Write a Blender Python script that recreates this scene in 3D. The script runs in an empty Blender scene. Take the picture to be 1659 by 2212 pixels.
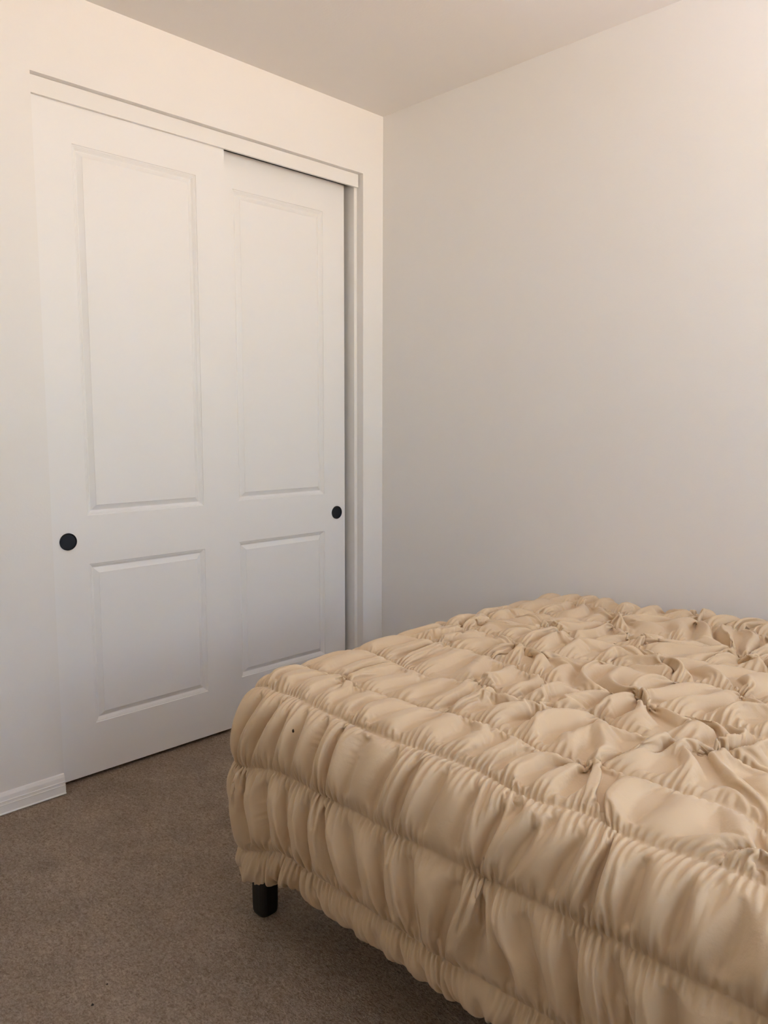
import bpy, bmesh, math, time
import numpy as np
from mathutils import Vector

scene = bpy.context.scene
COL = scene.collection

# ------------------------------------------------------------------ camera
cam_data = bpy.data.cameras.new('camera')
cam_data.sensor_width = 36.0
cam_data.sensor_fit = 'AUTO'
cam_data.lens = 1662.46 / 2212 * 36.0
cam_data.clip_start = 0.02
camera = bpy.data.objects.new('camera', cam_data)
camera.location = (-2.3639, -2.3892, 1.1927)
camera.rotation_euler = (1.4519, -0.0030, -0.7823)
COL.objects.link(camera)
scene.camera = camera

# ------------------------------------------------------------------ world
world = bpy.data.worlds.new('world')
scene.world = world
world.use_nodes = True
bg = world.node_tree.nodes['Background']
bg.inputs['Color'].default_value = (0.62, 0.74, 0.95, 1)
bg.inputs["Strength"].default_value = 0.0

# ------------------------------------------------------------------ light through the window (wall behind the camera)
WIN = (-1.82, -0.52, 0.95, 2.10)          # x0, x1, z0, z1
ROOM_X, ROOM_Y, ROOM_H = -3.60, -3.60, 2.44


def area(name, loc, rot, sx, sy, watts, color, spread):
    d = bpy.data.lights.new(name, 'AREA')
    d.shape = 'RECTANGLE'
    d.size, d.size_y = sx, sy
    d.energy = watts
    d.color = color
    d.spread = math.radians(spread)
    o = bpy.data.objects.new(name, d)
    o.location = loc
    o.rotation_euler = rot
    COL.objects.link(o)
    return o


wx, wz = (WIN[0] + WIN[1]) / 2, (WIN[2] + WIN[3]) / 2
R = math.radians
# warm white daylight, level with the window
area('window_daylight', (wx, ROOM_Y - 0.30, wz), (R(90), 0, 0), 1.6, 1.5, 153, (0.985, 0.975, 0.76), 150)
# added cool fill below the sill, stands in for the glow of the slats
area('blind_glow_fill', (wx, ROOM_Y - 0.60, 0.45), (R(140), 0, 0), 2.0, 0.6, 140, (0.16, 0.42, 1.0), 90)
# warm light thrown up by the sunlit ground further out
area('ground_bounce', (wx, ROOM_Y - 2.2, 0.35), (R(110), 0, 0), 3.0, 1.2, 125, (1.0, 0.20, 0.05), 140)

scene.view_settings.view_transform = 'Standard'
scene.view_settings.look = 'None'
scene.view_settings.gamma = 1.0
scene.view_settings.use_curve_mapping = False
scene.view_settings.exposure = -0.07

scene.cycles.max_bounces = 10
scene.cycles.diffuse_bounces = 8


# ------------------------------------------------------------------ helpers
def tag(o, label=None, category=None, group=None, kind=None):
    if label: o['label'] = label
    if category: o['category'] = category
    if group: o['group'] = group
    if kind: o['kind'] = kind
    return o


def empty(name, loc):
    o = bpy.data.objects.new(name, None)
    o.empty_display_size = 0.1
    o.location = loc
    COL.objects.link(o)
    return o


def link_mesh(name, me, mat, parent=None):
    me.materials.append(mat)
    o = bpy.data.objects.new(name, me)
    COL.objects.link(o)
    if parent is not None:
        o.parent = parent
        o.matrix_parent_inverse.translation = -Vector(parent.location)
    return o


def from_bm(name, bm, mat, parent=None, smooth=False):
    bmesh.ops.recalc_face_normals(bm, faces=bm.faces)
    me = bpy.data.meshes.new(name)
    bm.to_mesh(me)
    bm.free()
    if smooth:
        for p in me.polygons: p.use_smooth = True
    return link_mesh(name, me, mat, parent)


def bm_box(bm, x0, x1, y0, y1, z0, z1, bevel=0.0, seg=2):
    r = bmesh.ops.create_cube(bm, size=1.0)
    vs = r['verts']
    for v in vs:
        v.co = Vector((x0 + (v.co.x + .5) * (x1 - x0), y0 + (v.co.y + .5) * (y1 - y0), z0 + (v.co.z + .5) * (z1 - z0)))
    if bevel > 0:
        es = list({e for v in vs for e in v.link_edges})
        bmesh.ops.bevel(bm, geom=es, offset=bevel, segments=seg, affect='EDGES', profile=0.6)


def box(name, mat, x0, x1, y0, y1, z0, z1, bevel=0.0, parent=None, kind=None):
    bm = bmesh.new()
    bm_box(bm, x0, x1, y0, y1, z0, z1, bevel)
    o = from_bm(name, bm, mat, parent)
    if kind: o['kind'] = kind
    return o


def extrude_profile(name, pts, axis, a0, a1, mat, kind=None, parent=None):
    """closed 2-D profile swept along x ('x': pts are (y, z)) or y ('y': pts are (x, z))"""
    bm = bmesh.new()
    rings = []
    for a in (a0, a1):
        rings.append([bm.verts.new((a, p[0], p[1]) if axis == 'x' else (p[0], a, p[1])) for p in pts])
    n = len(pts)
    for i in range(n):
        j = (i + 1) % n
        bm.faces.new((rings[0][i], rings[0][j], rings[1][j], rings[1][i]))
    bm.faces.new(rings[0][::-1])
    bm.faces.new(rings[1])
    o = from_bm(name, bm, mat, parent)
    if kind: o['kind'] = kind
    return o


# ------------------------------------------------------------------ materials
def new_mat(name, color, rough=0.5, spec=0.5):
    m = bpy.data.materials.new(name)
    m.use_nodes = True
    b = m.node_tree.nodes['Principled BSDF']
    b.inputs['Base Color'].default_value = (*color, 1)
    b.inputs['Roughness'].default_value = rough
    b.inputs['Specular IOR Level'].default_value = spec
    return m, m.node_tree, b


def nd(nt, kind, **kw):
    n = nt.nodes.new(kind)
    for k, v in kw.items():
        if k in n.inputs: n.inputs[k].default_value = v
        else: setattr(n, k, v)
    return n


def coords(nt, scale=(1, 1, 1), out='Object'):
    tc = nd(nt, 'ShaderNodeTexCoord')
    mp = nd(nt, 'ShaderNodeMapping')
    mp.inputs['Scale'].default_value = scale
    nt.links.new(tc.outputs[out], mp.inputs['Vector'])
    return mp.outputs['Vector']


def add_bump(nt, b, height, strength, dist):
    bp = nd(nt, 'ShaderNodeBump', Strength=strength, Distance=dist)
    nt.links.new(height, bp.inputs['Height'])
    nt.links.new(bp.outputs['Normal'], b.inputs['Normal'])


def paint(name, color, rough, bump_scale, bump):
    m, nt, b = new_mat(name, color, rough, 0.4)
    v = coords(nt)
    n = nd(nt, 'ShaderNodeTexNoise', Scale=bump_scale, Detail=3.0, Roughness=0.55)
    nt.links.new(v, n.inputs['Vector'])
    add_bump(nt, b, n.outputs['Fac'], bump, 0.002)
    return m


M_WALL = paint('wall_paint', (0.80, 0.785, 0.765), 0.6, 160, 0.12)
M_CEIL = paint('ceiling_paint', (0.77, 0.75, 0.725), 0.8, 120, 0.15)
M_DOOR = paint('door_paint', (0.82, 0.815, 0.81), 0.38, 260, 0.04)
M_TRIM = paint('trim_paint', (0.80, 0.79, 0.77), 0.4, 220, 0.05)
M_PULL, nt, b = new_mat('pull_black', (0.007, 0.010, 0.017), 0.55, 0.3)
M_LEG, nt, b = new_mat('leg_black', (0.003, 0.003, 0.0035), 0.6)
M_TRACK, nt, b = new_mat('track_dark', (0.05, 0.05, 0.05), 0.6)

# carpet: short twisted pile, mottled, two faint stains
M_CARPET, nt, b = new_mat('carpet', (0.3, 0.23, 0.18), 0.95, 0.1)
v = coords(nt)
n1 = nd(nt, 'ShaderNodeTexNoise', Scale=170.0, Detail=4.0, Roughness=0.6, Distortion=1.0)
v2 = coords(nt, (1.7, 0.8, 1.0))
n2 = nd(nt, 'ShaderNodeTexNoise', Scale=80.0, Detail=3.0, Roughness=0.55, Distortion=1.6)
n3 = nd(nt, 'ShaderNodeTexNoise', Scale=6.0, Detail=4.0, Roughness=0.6)
nt.links.new(v, n1.inputs['Vector']); nt.links.new(v2, n2.inputs['Vector']); nt.links.new(v, n3.inputs['Vector'])
mixh = nd(nt, 'ShaderNodeMath', operation='ADD')
nt.links.new(n1.outputs['Fac'], mixh.inputs[0]); nt.links.new(n2.outputs['Fac'], mixh.inputs[1])
ramp = nd(nt, 'ShaderNodeValToRGB')
ramp.color_ramp.elements[0].position = 0.72; ramp.color_ramp.elements[0].color = (0.275, 0.202, 0.145, 1)
ramp.color_ramp.elements[1].position = 1.25; ramp.color_ramp.elements[1].color = (0.58, 0.465, 0.36, 1)
half = nd(nt, 'ShaderNodeMath', operation='MULTIPLY'); half.inputs[1].default_value = 0.5
nt.links.new(mixh.outputs[0], half.inputs[0])
ramp.color_ramp.elements[0].position = 0.36; ramp.color_ramp.elements[1].position = 0.64
nt.links.new(half.outputs[0], ramp.inputs['Fac'])
mot = nd(nt, 'ShaderNodeMapRange'); mot.inputs['From Min'].default_value = 0.3; mot.inputs['From Max'].default_value = 0.7
mot.inputs['To Min'].default_value = 0.86; mot.inputs['To Max'].default_value = 1.1
nt.links.new(n3.outputs['Fac'], mot.inputs['Value'])
mul = nd(nt, 'ShaderNodeMix', data_type='RGBA', blend_type='MULTIPLY')
mul.inputs['Factor'].default_value = 1.0
nt.links.new(ramp.outputs['Color'], mul.inputs['A']); nt.links.new(mot.outputs['Result'], mul.inputs['B'])
last = mul.outputs['Result']
geo = nd(nt, 'ShaderNodeNewGeometry')
for (sx, sy, sr, dark) in ((-1.641, -0.37, 0.06, 0.80), (-1.79, -0.80, 0.10, 0.88), (-1.16, -0.52, 0.07, 0.90)):
    dn = nd(nt, 'ShaderNodeVectorMath', operation='DISTANCE'); dn.inputs[1].default_value = (sx, sy, 0)
    nt.links.new(geo.outputs['Position'], dn.inputs[0])
    mr = nd(nt, 'ShaderNodeMapRange', interpolation_type='SMOOTHSTEP')
    mr.inputs['From Min'].default_value = sr * 0.2; mr.inputs['From Max'].default_value = sr
    mr.inputs['To Min'].default_value = dark; mr.inputs['To Max'].default_value = 1.0
    nt.links.new(dn.outputs['Value'], mr.inputs['Value'])
    mm = nd(nt, 'ShaderNodeMix', data_type='RGBA', blend_type='MULTIPLY'); mm.inputs['Factor'].default_value = 1.0
    nt.links.new(last, mm.inputs['A']); nt.links.new(mr.outputs['Result'], mm.inputs['B'])
    last = mm.outputs['Result']
nt.links.new(last, b.inputs['Base Color'])
add_bump(nt, b, mixh.outputs[0], 1.0, 0.009)

# champagne comforter cloth: fine weave, soft sheen
M_CLOTH, nt, b = new_mat('comforter_cloth', (0.65, 0.495, 0.32), 0.62, 0.25)
b.inputs['Sheen Weight'].default_value = 0.15
b.inputs['Sheen Roughness'].default_value = 0.5
v = coords(nt)
n1 = nd(nt, 'ShaderNodeTexNoise', Scale=55.0, Detail=4.0, Roughness=0.6)
nt.links.new(v, n1.inputs['Vector'])
add_bump(nt, b, n1.outputs['Fac'], 0.25, 0.004)
M_MATT = paint('mattress_cloth', (0.55, 0.52, 0.47), 0.8, 300, 0.2)
M_CRUMB, nt, b = new_mat('crumb_brown', (0.03, 0.02, 0.015), 0.8)
M_FRAME = paint('window_white', (0.8, 0.8, 0.79), 0.4, 200, 0.03)
M_GLASS, nt, b = new_mat('window_glass', (1, 1, 1), 0.0)
b.inputs['Transmission Weight'].default_value = 1.0
b.inputs['IOR'].default_value = 1.0

# ------------------------------------------------------------------ room shell
OPX0, OPX1, OPZ = -1.4325, -0.114, 2.191       # closet opening
T = 0.115
floor = box('floor', M_CARPET, ROOM_X - .1, 0.1, ROOM_Y - .1, 0.86, -0.08, 0.0, kind='structure')
box('ceiling', M_CEIL, ROOM_X - .1, 0.1, ROOM_Y - .1, 0.86, ROOM_H, ROOM_H + .1, kind='structure')
bm = bmesh.new()
bm_box(bm, ROOM_X - .1, OPX0, 0, T, 0, ROOM_H)
bm_box(bm, OPX1, 0.0, 0, T, 0, ROOM_H)
bm_box(bm, OPX0, OPX1, 0, T, OPZ, ROOM_H)
o = from_bm('wall_back', bm, M_WALL); o['kind'] = 'structure'
box('wall_right', M_WALL, 0.0, 0.1, ROOM_Y - .1, 0.86, 0, ROOM_H, kind='structure')
box('wall_left', M_WALL, ROOM_X - .1, ROOM_X, ROOM_Y - .1, 0.0, 0, ROOM_H, kind='structure')
bm = bmesh.new()
bm_box(bm, ROOM_X, WIN[0], ROOM_Y - .1, ROOM_Y, 0, ROOM_H)
bm_box(bm, WIN[1], 0.0, ROOM_Y - .1, ROOM_Y, 0, ROOM_H)
bm_box(bm, WIN[0], WIN[1], ROOM_Y - .1, ROOM_Y, 0, WIN[2])
bm_box(bm, WIN[0], WIN[1], ROOM_Y - .1, ROOM_Y, WIN[3], ROOM_H)
o = from_bm('wall_front', bm, M_WALL); o['kind'] = 'structure'
# closet interior behind the sliding doors
bm = bmesh.new()
bm_box(bm, -1.62, 0.0, 0.76, 0.86, 0, ROOM_H)
bm_box(bm, -1.62, -1.55, T, 0.76, 0, ROOM_H)
o = from_bm('wall_closet', bm, M_WALL); o['kind'] = 'structure'
# window in the wall behind the camera
win = empty('window_1', (wx, ROOM_Y - 0.05, WIN[2])); win['kind'] = 'structure'
bm = bmesh.new()
f = 0.045
bm_box(bm, WIN[0], WIN[0] + f, ROOM_Y - .08, ROOM_Y - .02, WIN[2], WIN[3])
bm_box(bm, WIN[1] - f, WIN[1], ROOM_Y - .08, ROOM_Y - .02, WIN[2], WIN[3])
bm_box(bm, WIN[0] + f, WIN[1] - f, ROOM_Y - .08, ROOM_Y - .02, WIN[2], WIN[2] + f)
bm_box(bm, WIN[0] + f, WIN[1] - f, ROOM_Y - .08, ROOM_Y - .02, WIN[3] - f, WIN[3])
from_bm('window_frame', bm, M_FRAME, win)
# white horizontal blind, slats tilted so that the light is thrown upwards
SLAT_TILT, SLAT_PITCH, SLAT_W = R(32), 0.042, 0.050
bm = bmesh.new()
bm_box(bm, WIN[0] + .01, WIN[1] - .01, -SLAT_W / 2, SLAT_W / 2, -.0012, .0012)
slat_me = bpy.data.meshes.new('slat')
bm.to_mesh(slat_me); bm.free()
slat_me.materials.append(M_FRAME)
k = 0
while WIN[2] + .02 + k * SLAT_PITCH < WIN[3] - .02:
    s_ = bpy.data.objects.new('slat', slat_me)
    COL.objects.link(s_)
    s_.parent = win
    s_.matrix_parent_inverse.translation = -Vector(win.location)
    s_.location = (0, ROOM_Y + 0.035, WIN[2] + .02 + k * SLAT_PITCH)
    s_.rotation_euler = (SLAT_TILT, 0, 0)
    k += 1

# jamb boards set back in the closet opening, head board above the fascia
JY0, JY1 = 0.038, T
box('trim_1', M_TRIM, OPX1 - 0.016, OPX1, JY0, JY1, 0, OPZ, kind='structure')
box('trim_2', M_TRIM, OPX0 - 0.0, OPX0 + 0.004, JY0, JY1, 0, OPZ, kind='structure')
box('trim_3', M_TRIM, OPX0 + .004, OPX1 - .016, 0.0345, T, OPZ - 0.012, OPZ, kind='structure')

# stepped baseboard left of the closet, and along the hidden walls
BB = [(0, 0.002), (-.0165, 0.002), (-.0178, .0045), (-.0160, .0070), (-.0148, .0080), (-.0138, .0300), (-.0148, .0315), (-.0128, .0330), (-.0122, .0400),
      (-.0132, .0415), (-.0108, .0435), (-.0085, .0560), (-.0045, .0645), (-.001, .0665), (0, .0665)]
extrude_profile('baseboard_back', BB, 'x', ROOM_X, OPX0 - 0.001, M_TRIM, kind='structure')
extrude_profile('baseboard_right', [(p[0], p[1]) for p in BB], 'y', ROOM_Y, 0.0, M_TRIM, kind='structure')
extrude_profile('baseboard_left', [(ROOM_X - p[0], p[1]) for p in BB], 'y', ROOM_Y, -0.019, M_TRIM, kind='structure')


# ------------------------------------------------------------------ closet doors
def ring_door(x0, x1, z0, z1, y, thick, panels):
    """moulded two-panel slab: front face at y (facing -y)"""
    bm = bmesh.new()
    prof = [(0.0, 0.0), (0.0020, 0.0030), (0.0045, 0.0033), (0.0065, 0.0052), (0.0085, 0.0060), (0.0145, 0.0125), (0.0160, 0.0125), (0.0315, 0.0030), (0.0325, 0.0018)]
    px0, px1 = panels[0][0], panels[0][1]
    xs = [x0, px0, px1, x1]
    zs = [z0, panels[1][2], panels[1][3], panels[0][2], panels[0][3], z1]
    grid = [[bm.verts.new((x, y, z)) for z in zs] for x in xs]
    holes = {(1, 1), (1, 3)}
    for i in range(3):
        for j in range(5):
            if (i, j) in holes: continue
            bm.faces.new((grid[i][j], grid[i + 1][j], grid[i + 1][j + 1], grid[i][j + 1]))
    for (i, j) in holes:
        prev = [grid[i][j], grid[i + 1][j], grid[i + 1][j + 1], grid[i][j + 1]]
        a0, a1, c0, c1 = xs[i], xs[i + 1], zs[j], zs[j + 1]
        for (o, dpt) in prof[1:]:
            cur = [bm.verts.new((a0 + o, y + dpt, c0 + o)), bm.verts.new((a1 - o, y + dpt, c0 + o)),
                   bm.verts.new((a1 - o, y + dpt, c1 - o)), bm.verts.new((a0 + o, y + dpt, c1 - o))]
            for k in range(4):
                l = (k + 1) % 4
                bm.faces.new((prev[k], prev[l], cur[l], cur[k]))
            prev = cur
        bm.faces.new(prev)
    # sides and back
    bk = [bm.verts.new((x, y + thick, z)) for x, z in ((x0, z0), (x1, z0), (x1, z1), (x0, z1))]
    bot = [grid[i][0] for i in range(4)]; top = [grid[i][5] for i in range(4)]
    lef = [grid[0][j] for j in range(6)]; rig = [grid[3][j] for j in range(6)]
    bm.faces.new(bot + [bk[1], bk[0]]); bm.faces.new(top + [bk[2], bk[3]])
    bm.faces.new(lef + [bk[3], bk[0]]); bm.faces.new(rig + [bk[2], bk[1]])
    bm.faces.new(bk)
    return bm


def pull(parent, x, y, z):
    """round flush pull: thin rim, recessed dish"""
    bm = bmesh.new()
    n = 48
    prof = [(0.0275, 0.0), (0.0272, -0.0012), (0.0262, -0.0016), (0.0250, -0.0012), (0.0243, 0.0004), (0.0236, 0.0018), (0.0, 0.0022)]
    rings = []
    for r, dy in prof[:-1]:
        rings.append([bm.verts.new((x + r * math.cos(2 * math.pi * k / n), y + dy - 0.0026, z + r * math.sin(2 * math.pi * k / n))) for k in range(n)])
    # outer skirt into the door face
    rings.insert(0, [bm.verts.new((x + .0275 * math.cos(2 * math.pi * k / n), y - 0.0001, z + .0275 * math.sin(2 * math.pi * k / n))) for k in range(n)])
    for a, c in zip(rings[:-1], rings[1:]):
        for k in range(n):
            l = (k + 1) % n
            bm.faces.new((a[k], a[l], c[l], c[k]))
    bm.faces.new(rings[-1])
    o = from_bm('flush_pull', bm, M_PULL, parent)
    o['label'] = 'round black recessed flush pull'
    return o


def sliding_door(name, x0, x1, z0, z1, y, pz, px):
    e = empty(name, ((x0 + x1) / 2, y, 0))
    e['kind'] = 'structure'
    stile0 = 0.117
    panels = [(x0 + stile0, x1 - stile0 + .002, 0.883, 2.029), (x0 + stile0, x1 - stile0 + .002, 0.187, 0.7245)]
    bm = ring_door(x0, x1, z0, z1, y, 0.034, panels)
    from_bm('door_panel', bm, M_DOOR, e)
    pull(e, px, y, pz)
    return e


d1 = sliding_door('door_1', -1.4210, -0.7575, 0.015, 2.1440, 0.035, 0.805, -1.3700)
d1['label'] = 'front white two-panel sliding closet door on the left with black pull'
d2 = sliding_door('door_2', -0.8120, -0.1500, 0.015, 2.1540, 0.078, 0.799, -0.1970)
d2['label'] = 'rear white two-panel sliding closet door at right beside the jamb'

# fascia board that hides the sliding track, and the track itself
fas = box('closet_fascia', M_TRIM, -1.4315, -0.1200, 0.022, 0.0335, 2.1395, 2.1905, bevel=0.0012)
fas.name = 'trim_4'; fas['kind'] = 'structure'
tr = box('trim_5', M_TRACK, -1.425, -0.132, 0.038, 0.113, 2.162, 2.1785)
tr['kind'] = 'structure'

# ------------------------------------------------------------------ bed under the comforter
bed = empty('bed', (-0.70, -1.85, 0))
tag(bed, 'bed on black legs pushed against the right wall, hidden by its comforter', 'bed')
bm = bmesh.new(); bm_box(bm, -1.345, -0.075, -2.77, -0.945, 0.33, 0.570, bevel=0.05, seg=4)
from_bm('mattress', bm, M_MATT, bed, smooth=True)
bm = bmesh.new(); bm_box(bm, -1.335, -0.070, -2.77, -0.950, 0.14, 0.325, bevel=0.012)
from_bm('bed_base', bm, M_MATT, bed)


def leg(x, y):
    bm = bmesh.new()
    n = 20
    rings = []
    for z, s in ((0.0, .90), (0.006, .97), (0.03, 1.0), (0.145, 1.0)):
        ring = []
        for k in range(n):
            a = 2 * math.pi * k / n
            c, s_ = math.cos(a), math.sin(a)
            e = 0.55
            ring.append(bm.verts.new((x + .0265 * s * math.copysign(abs(c) ** e, c), y + .0265 * s * math.copysign(abs(s_) ** e, s_), z)))
        rings.append(ring)
    for a, c in zip(rings[:-1], rings[1:]):
        for k in range(n):
            l = (k + 1) % n
            bm.faces.new((a[k], a[l], c[l], c[k]))
    bm.faces.new(rings[0]); bm.faces.new(rings[-1])
    return from_bm('leg', bm, M_LEG, bed)


for lx, ly in ((-1.330, -0.942), (-0.095, -0.965), (-1.330, -2.70), (-0.095, -2.70)):
    leg(lx, ly)

# ------------------------------------------------------------------ comforter: gathered cloth relaxed over the bed
def smooth(a,b,x):
    t=np.clip((x-a)/(b-a),0,1); return t*t*(3-2*t)
def catmull(P,n):
    P=np.asarray(P,float);P=np.vstack([2*P[0]-P[1],P,2*P[-1]-P[-2]])
    out=[]
    for i in range(1,len(P)-2):
        a,b,c,d=P[i-1:i+3]
        for t in np.linspace(0,1,n,endpoint=False):
            out.append(.5*((2*b)+(-a+c)*t+(2*a-5*b+4*c-d)*t*t+(-a+3*b-3*c+d)*t**3))
    out.append(P[-2]);return np.array(out)
def vnoise(x,y,seed):
    xi=np.floor(x).astype(np.int64);yi=np.floor(y).astype(np.int64);fx=x-xi;fy=y-yi
    fx=fx*fx*fx*(fx*(fx*6-15)+10);fy=fy*fy*fy*(fy*(fy*6-15)+10)
    def h(i,j):
        n=(i*374761393+j*668265263+seed*974634777)&0xffffffff
        n=((n^(n>>13))*1274126177)&0xffffffff
        n=n^(n>>16)
        return (n&0xffff)/32767.5-1
    a=h(xi,yi);b=h(xi+1,yi);c=h(xi,yi+1);d=h(xi+1,yi+1)
    return (a+(b-a)*fx)*(1-fy)+(c+(d-c)*fx)*fy
PROFILE=[(-1.352,.196),(-1.368,.170),(-1.390,.172),(-1.406,.205),(-1.412,.25),(-1.424,.35),(-1.418,.443),(-1.408,.51),(-1.375,.567),(-1.315,.596),(-1.2,.600),(-.9,.602),(-.5,.604),(-.16,.603),(-.085,.590),(-.058,.555),(-.052,.50),(-.052,.44)]
FOOT_Y=-.985;FR=.115;Y0=-2.72
def profile():
    q=catmull(PROFILE,40);s=np.r_[0,np.cumsum(np.hypot(*np.diff(q,axis=0).T))]
    return q,s
PQ,PS=profile()
def arc_of(x,z):
    return PS[np.argmin((PQ[:,0]-x)**2+(PQ[:,1]-z)**2)]
SA=arc_of(-1.365,.574)-.44;TUCK=arc_of(-1.390,.172)
SEAMS=[arc_of(-1.412,.25),arc_of(-1.418,.443),arc_of(-1.345,.586)]+[arc_of(x,.604) for x in (-1.205,-1.03,-.865,-.70,-.53,-.36,-.19)]+[arc_of(-.054,.53)]
def base(S,T):
    """S along the bed (0 at the far end), T arc length across"""
    # seams wander: warp T
    px=np.interp(T,PS,PQ[:,0]);pz=np.interp(T,PS,PQ[:,1])
    e=.004
    tx=np.interp(T+e,PS,PQ[:,0])-np.interp(T-e,PS,PQ[:,0]);tz=np.interp(T+e,PS,PQ[:,1])-np.interp(T-e,PS,PQ[:,1])
    # smooth tangent angle
    l=np.hypot(tx,tz);tx/=l;tz/=l
    nx,nz=-tz,tx
    L1=FOOT_Y-Y0
    th=np.clip((S-L1)/FR,0,np.pi/2);ex=np.maximum(S-L1-FR*np.pi/2,0)
    y=Y0+np.minimum(S,L1)
    c=np.cos(th)
    Tc=np.maximum(T,TUCK+.05)
    mx=np.interp(Tc+e,PS,PQ[:,0])-np.interp(Tc-e,PS,PQ[:,0]);mz=np.interp(Tc+e,PS,PQ[:,1])-np.interp(Tc-e,PS,PQ[:,1])
    l=np.hypot(mx,mz);fx,fz=-mz/l,mx/l
    ex=ex*(.4+.6*smooth(SA+.2,SA+.5,T))
    X=px-FR*fx*(1-c)-ex*fx; Z=pz-FR*fz*(1-c)-ex*fz; Y=y+FR*np.sin(th)
    N=np.stack([nx*c,np.sin(th),nz*c],-1)
    # sag of the free corner
    side=smooth(arc_of(-1.385,.575),arc_of(-1.422,.3),T)
    side=1-smooth(SA+.12,SA+.52,T)
    g=smooth(-1.14,-.92,Y)
    Z=Z-.066*g*side
    X=X-.034*g*smooth(TUCK+.02,0,T)
    Y=Y+.030*g*smooth(TUCK+.02,0,T)
    # hem level drifts upward toward the camera
    Z=Z+.03*(1-smooth(-2.05,-1.5,Y))*side+.018*smooth(-1.1,-1.3,Y)*0
    up=smooth(SA+.42,SA+.56,T)
    lump=.010*vnoise(X/.33+3.1,Y/.30,5)+.006*vnoise(X/.13,Y/.15+7,9)
    Z=Z+lump*up*c
    Z=Z+.016*smooth(-.6,-.12,X)*smooth(-1.2,-1.6,Y)*c
    P=np.stack([X,Y,Z],-1)
    return P,N
KNOTS=[(-.77,-1.29,.05,.055),(-1.20,-1.76,.038,.05),(-1.30,-1.83,.024,.04),(-.27,-1.29,.045,.06),(-1.30,-2.04,.028,.05),(-.12,-1.47,.04,.06),
       (-.82,-1.64,.045,.06),(-1.21,-1.12,.022,.045),(-.64,-1.04,.035,.05),(-.62,-1.60,.05,.06),(-.45,-1.45,.05,.06),(-.5,-1.18,.03,.05),(-1.0,-1.88,.05,.07),(-.35,-1.62,.05,.06)]
def crumple(x,y):
    a=smooth(-1.30,-.85,x)*.25+smooth(-1.15,-1.6,y)*smooth(-1.42,-1.0,x)*.65
    return np.clip(a,0,1)
def warp(S,T):
    """where each bit of cloth has been pushed to on the bed (bunched here, pulled smooth there)"""
    P,_=base(S,T)
    x,y=P[...,0],P[...,1]
    up=smooth(SA+.41,SA+.52,T)*smooth(-.02,-.12,x)*smooth(1.78,1.70,S)
    cr=crumple(x,y)*up
    a=.010*up+.030*cr
    dS=a*vnoise(x/.19+5,y/.17,51)+.75*a*vnoise(x/.085,y/.08,52)
    dT=a*vnoise(x/.17,y/.19+9,53)+.75*a*vnoise(x/.08,y/.09,54)
    # gathers on the hanging side are uneven too
    side=1-up
    dS=dS+.018*side*vnoise(T/.16,S/.10,55)
    for (kx,ky,A,sg) in KNOTS:
        rx,ry=x-kx,y-ky
        g=A/sg*np.exp(-(rx*rx+ry*ry)/(2*sg*sg))*up
        dT=dT-rx*g*.9;dS=dS-ry*g*.9
    return S+dS,T+dT
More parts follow.
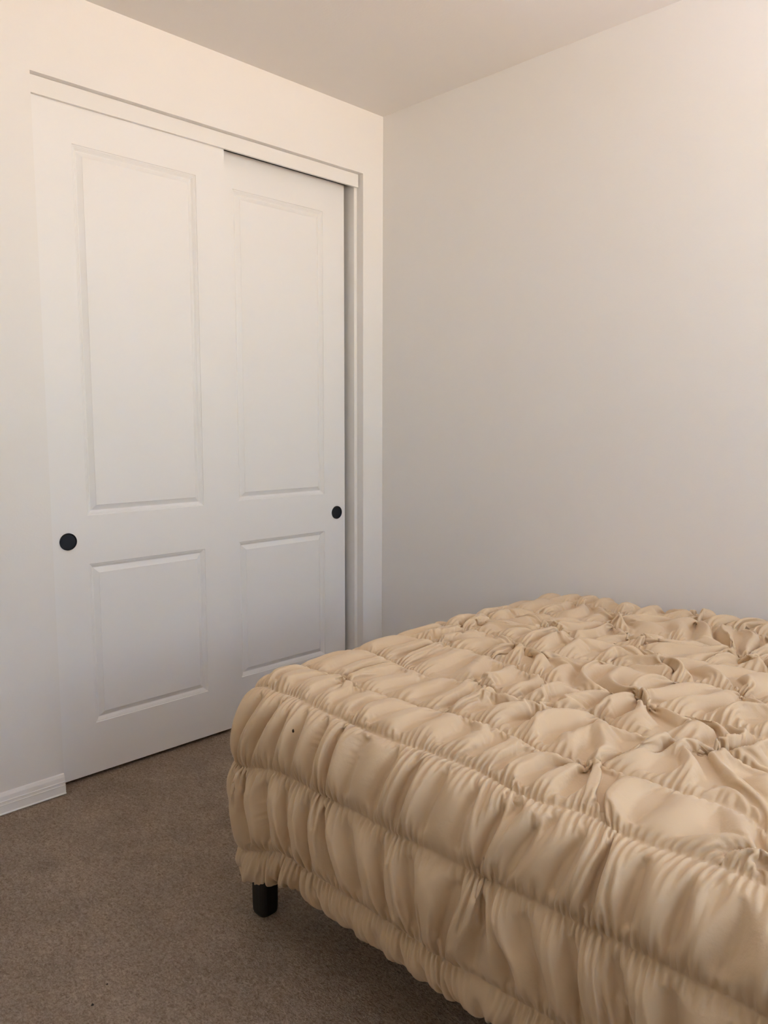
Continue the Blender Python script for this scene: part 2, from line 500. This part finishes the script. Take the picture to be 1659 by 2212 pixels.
def run(du=.0027,dv=.0037,levels=((6,4),(3,2),(1,1)),iters=(140,160,90),frac=(.85,.97,1.),press=(2e-5,2e-5,2e-5),bend=(.74,.92,.95),log=print):
    L=FOOT_Y-Y0+FR*np.pi/2+.07; T=PS[-1]
    nu0=int(L/du)//6*6+1; nv0=int(T/dv)//4*4+1
    X=None
    for (fu,fv),it,fr,pr,bd in zip(levels,iters,frac,press,bend):
        nu=(nu0-1)//fu+1;nv=(nv0-1)//fv+1
        S,Tt=np.meshgrid(np.linspace(0,L,nu),np.linspace(0,T,nv),indexing='ij')
        P0,_=base(S,Tt)
        cr=crumple(P0[...,0],P0[...,1])*smooth(SA+.41,SA+.52,Tt)
        Sw,Tw=warp(S,Tt)
        P,N=base(np.clip(Sw,0,L),np.clip(Tw,0,T))
        sm=np.array(SEAMS)
        Tm=Tt+.004*vnoise(S/.16,Tt/.17,21)+.010*cr*vnoise(S/.10,Tt/.17,22)
        k=np.clip(np.searchsorted(sm,Tm),0,len(sm))
        lo=np.where(k>0,sm[np.clip(k-1,0,None)],-.01);hi=np.where(k<len(sm),sm[np.clip(k,None,len(sm)-1)],sm[-1]+.1)
        d=np.where(k==0,hi-Tm,np.where(k==len(sm),Tm-lo,np.minimum(Tm-lo,hi-Tm)));w=hi-lo
        tau=np.clip((Tm-lo)/w,0,1)
        puff=(4*tau*(1-tau))**.6
        puff=np.where(k==0,np.sqrt(np.clip((hi-Tm)/.05,0,1)),puff)
        side=1-smooth(SA+.40,SA+.54,Tt)
        H=(-.001-.008*side-.005*cr)*puff*(1+.4*vnoise(S/.12,Tt/.2,31)) - .004 - .005*np.exp(-(d/.006)**2) + .010*cr*puff*vnoise(S/.09,Tt/.1,32)
        seam=np.exp(-(d/.0035)**2)
        dn=np.clip(d/(.005*fu+.002),0,1)
        G=1.02+fr*(.22+.13*side+.17*cr)*(.35+.65*dn**.6)*(1+.6*vnoise(S/.14,Tt/.1,41))+(.28*np.exp(-((d-.010)/.012)**2) if fu<=3 else 0)
        GV=1.008+fr*(.006*side+.18*cr*np.clip(.6+.7*vnoise(S/.17,Tt/.17,43),0,2))
        nat_u=np.linalg.norm(np.diff(P0,axis=0),axis=-1);nat_v=np.linalg.norm(np.diff(P0,axis=1),axis=-1)
        act_u=np.linalg.norm(np.diff(P,axis=0),axis=-1);act_v=np.linalg.norm(np.diff(P,axis=1),axis=-1)
        ru=np.maximum(nat_u*(G[1:]+G[:-1])/2,act_u*1.0)
        rv=np.maximum(nat_v*(GV[:,1:]+GV[:,:-1])/2,act_v*1.0)
        rng=np.random.default_rng(4+fu)
        n=rng.standard_normal((nu,nv))
        for _ in range(3): n[:,1:-1]=(n[:,:-2]+n[:,1:-1]+n[:,2:])/3
        if X is None:
            X=P+N*(H+n*.008)[...,None]
        else:
            off=X-Pprev
            def up(a,f):
                n=(a.shape[0]-1)*f+1;b=np.empty((n,)+a.shape[1:])
                for q in range(f):
                    b[q:-1:f]=a[:-1]*(1-q/f)+a[1:]*(q/f)
                b[-1]=a[-1];return b
            off=up(off,(nu-1)//(off.shape[0]-1));off=up(off.swapaxes(0,1),(nv-1)//(off.shape[1]-1)).swapaxes(0,1)
            X=P+off+N*(n*(.002*np.exp(-(d/.014)**2)+.0003))[...,None]
        Pprev=P
        f4=np.float32
        X,P,N,H,ru,rv=[q.astype(f4) for q in (X,P,N,H,ru,rv)]
        pin=(seam*.3).astype(f4)[...,None]
        PH=P+N*H[...,None]
        seam4=seam.astype(f4)[...,None]
        hm=(np.where(d<.015,.35+.65*d/.015,1)*(.0095+.007*side+.024*cr)).astype(f4)
        V=np.zeros_like(X)
        half=max(1,int(.05/(L/(nu-1))));ii=np.arange(nu)
        i0=np.maximum(ii-half,0);i1=np.minimum(ii+half+1,nu);wn=(i1-i0).astype(f4)[:,None]
        hbt=((.005+.002*side)*puff+cr*.004-.002).astype(f4)
        def con(A,B,r,k,push=False):
            dlt=B-A
            l=np.sqrt(np.einsum('...i,...i->...',dlt,dlt))+f4(1e-9)
            c=(l-r)/l*f4(.5*k)
            if push: c=np.minimum(c,0)
            dlt*=c[...,None]
            A+=dlt;B-=dlt
        diag=np.sqrt(ru[:,:-1]**2+rv[:-1]**2)
        ru2=(ru[1:]+ru[:-1])*f4(bd);rv2=(rv[:,1:]+rv[:,:-1])*f4(bd+.02)
        t0=time.time()
        for i in range(it):
            Xp=X.copy()
            X+=V*f4(.9)
            for par in (0,1):
                B=X[par+1::2];con(X[par:-1:2],B,ru[par::2],1.)
                B=X[:,par+1::2];con(X[:,par:-1:2],B,rv[:,par::2],1.)
            for par in range(4):
                A=X[par:-2:4];B=X[par+2::4];m=min(len(A),len(B));con(A[:m],B[:m],ru2[par::4][:m],.16,True)
                A=X[:,par:-2:4];B=X[:,par+2::4];m=min(A.shape[1],B.shape[1]);con(A[:,:m],B[:,:m],rv2[:,par::4][:,:m],.35,True)
            for pu in (0,1):
                for pv in (0,1):
                    r=diag[pu::2,pv::2]
                    con(X[pu:-1:2,pv:-1:2],X[pu+1::2,pv+1::2],r,.15)
                    con(X[pu:-1:2,pv+1::2],X[pu+1::2,pv:-1:2],r,.15)
            dl=X-P
            h=np.einsum('...i,...i->...',dl,N)
            corr=np.maximum(H-h,0)*f4(.5)-np.maximum(h-hm,0)*f4(.45)
            cs=np.concatenate([np.zeros((1,nv),f4),np.cumsum(h,axis=0,dtype=f4)])
            hb=(cs[i1]-cs[i0])/wn
            corr-=np.maximum(hb-hbt,0)*f4(.12)
            X+=N*corr[...,None]
            X+=N*(f4(pr)*(1-seam4))
            X+=(PH-X)*pin
            X-=(dl-N*h[...,None])*f4(.008)
            np.minimum(X[...,0],f4(-.004),out=X[...,0])
            V=X-Xp
        log('level',nu,nv,it,round(time.time()-t0,1))
    return X,P,N,None


def build_comforter():
    X, P, N, info = run()
    nu, nv = X.shape[:2]
    idx = np.arange(nu * nv).reshape(nu, nv)
    f = np.stack([idx[:-1, :-1], idx[:-1, 1:], idx[1:, 1:], idx[1:, :-1]], -1).reshape(-1, 4)
    me = bpy.data.meshes.new('comforter')
    me.vertices.add(nu * nv)
    me.vertices.foreach_set('co', X.reshape(-1).astype(np.float32))
    me.loops.add(f.size)
    me.loops.foreach_set('vertex_index', f.reshape(-1).astype(np.int32))
    me.polygons.add(len(f))
    me.polygons.foreach_set('loop_start', np.arange(0, f.size, 4, dtype=np.int32))
    me.polygons.foreach_set('use_smooth', np.ones(len(f), dtype=bool))
    me.update(calc_edges=True)
    me.validate()
    o = link_mesh('comforter', me, M_CLOTH)
    tag(o, 'champagne beige ruched comforter draped over the bed, gathered in puffy rows', 'comforter')
    return o


comforter = build_comforter()

# two dark crumbs on the carpet in front
for i, (cx, cy, s, lab) in enumerate(((-1.766, -0.946, 0.0032, 'tiny dark crumb on the carpet, the nearer and larger of two'),
                                      (-1.718, -0.911, 0.0022, 'tiny dark crumb on the carpet, the farther and smaller of two'))):
    bm = bmesh.new()
    bmesh.ops.create_icosphere(bm, subdivisions=1, radius=s)
    for k, vv in enumerate(bm.verts):
        vv.co *= 1 + 0.25 * math.sin(k * 2.3 + i)
        vv.co.z = vv.co.z * 0.6
    zmin = min(vv.co.z for vv in bm.verts)
    for vv in bm.verts: vv.co += Vector((cx, cy, -zmin))
    c = from_bm('crumb', bm, M_CRUMB)
    tag(c, lab, 'crumb', 'crumbs on the carpet')

# a dark speck of lint caught on the side of the comforter, near the foot corner
want = Vector((-1.4004, -1.1486, 0.5422))
near = min(comforter.data.vertices, key=lambda v: (v.co - want).length_squared)
bm = bmesh.new()
bmesh.ops.create_icosphere(bm, subdivisions=2, radius=0.0023)
nrm = near.normal.normalized()
for k, vv in enumerate(bm.verts):
    vv.co.z *= 1.7
    vv.co *= 1 + 0.15 * math.sin(k * 1.7)
    vv.co += near.co + nrm * 0.0012
lint = from_bm('lint_speck', bm, M_CRUMB)
tag(lint, 'small dark speck of lint caught on the side of the beige comforter', 'lint')
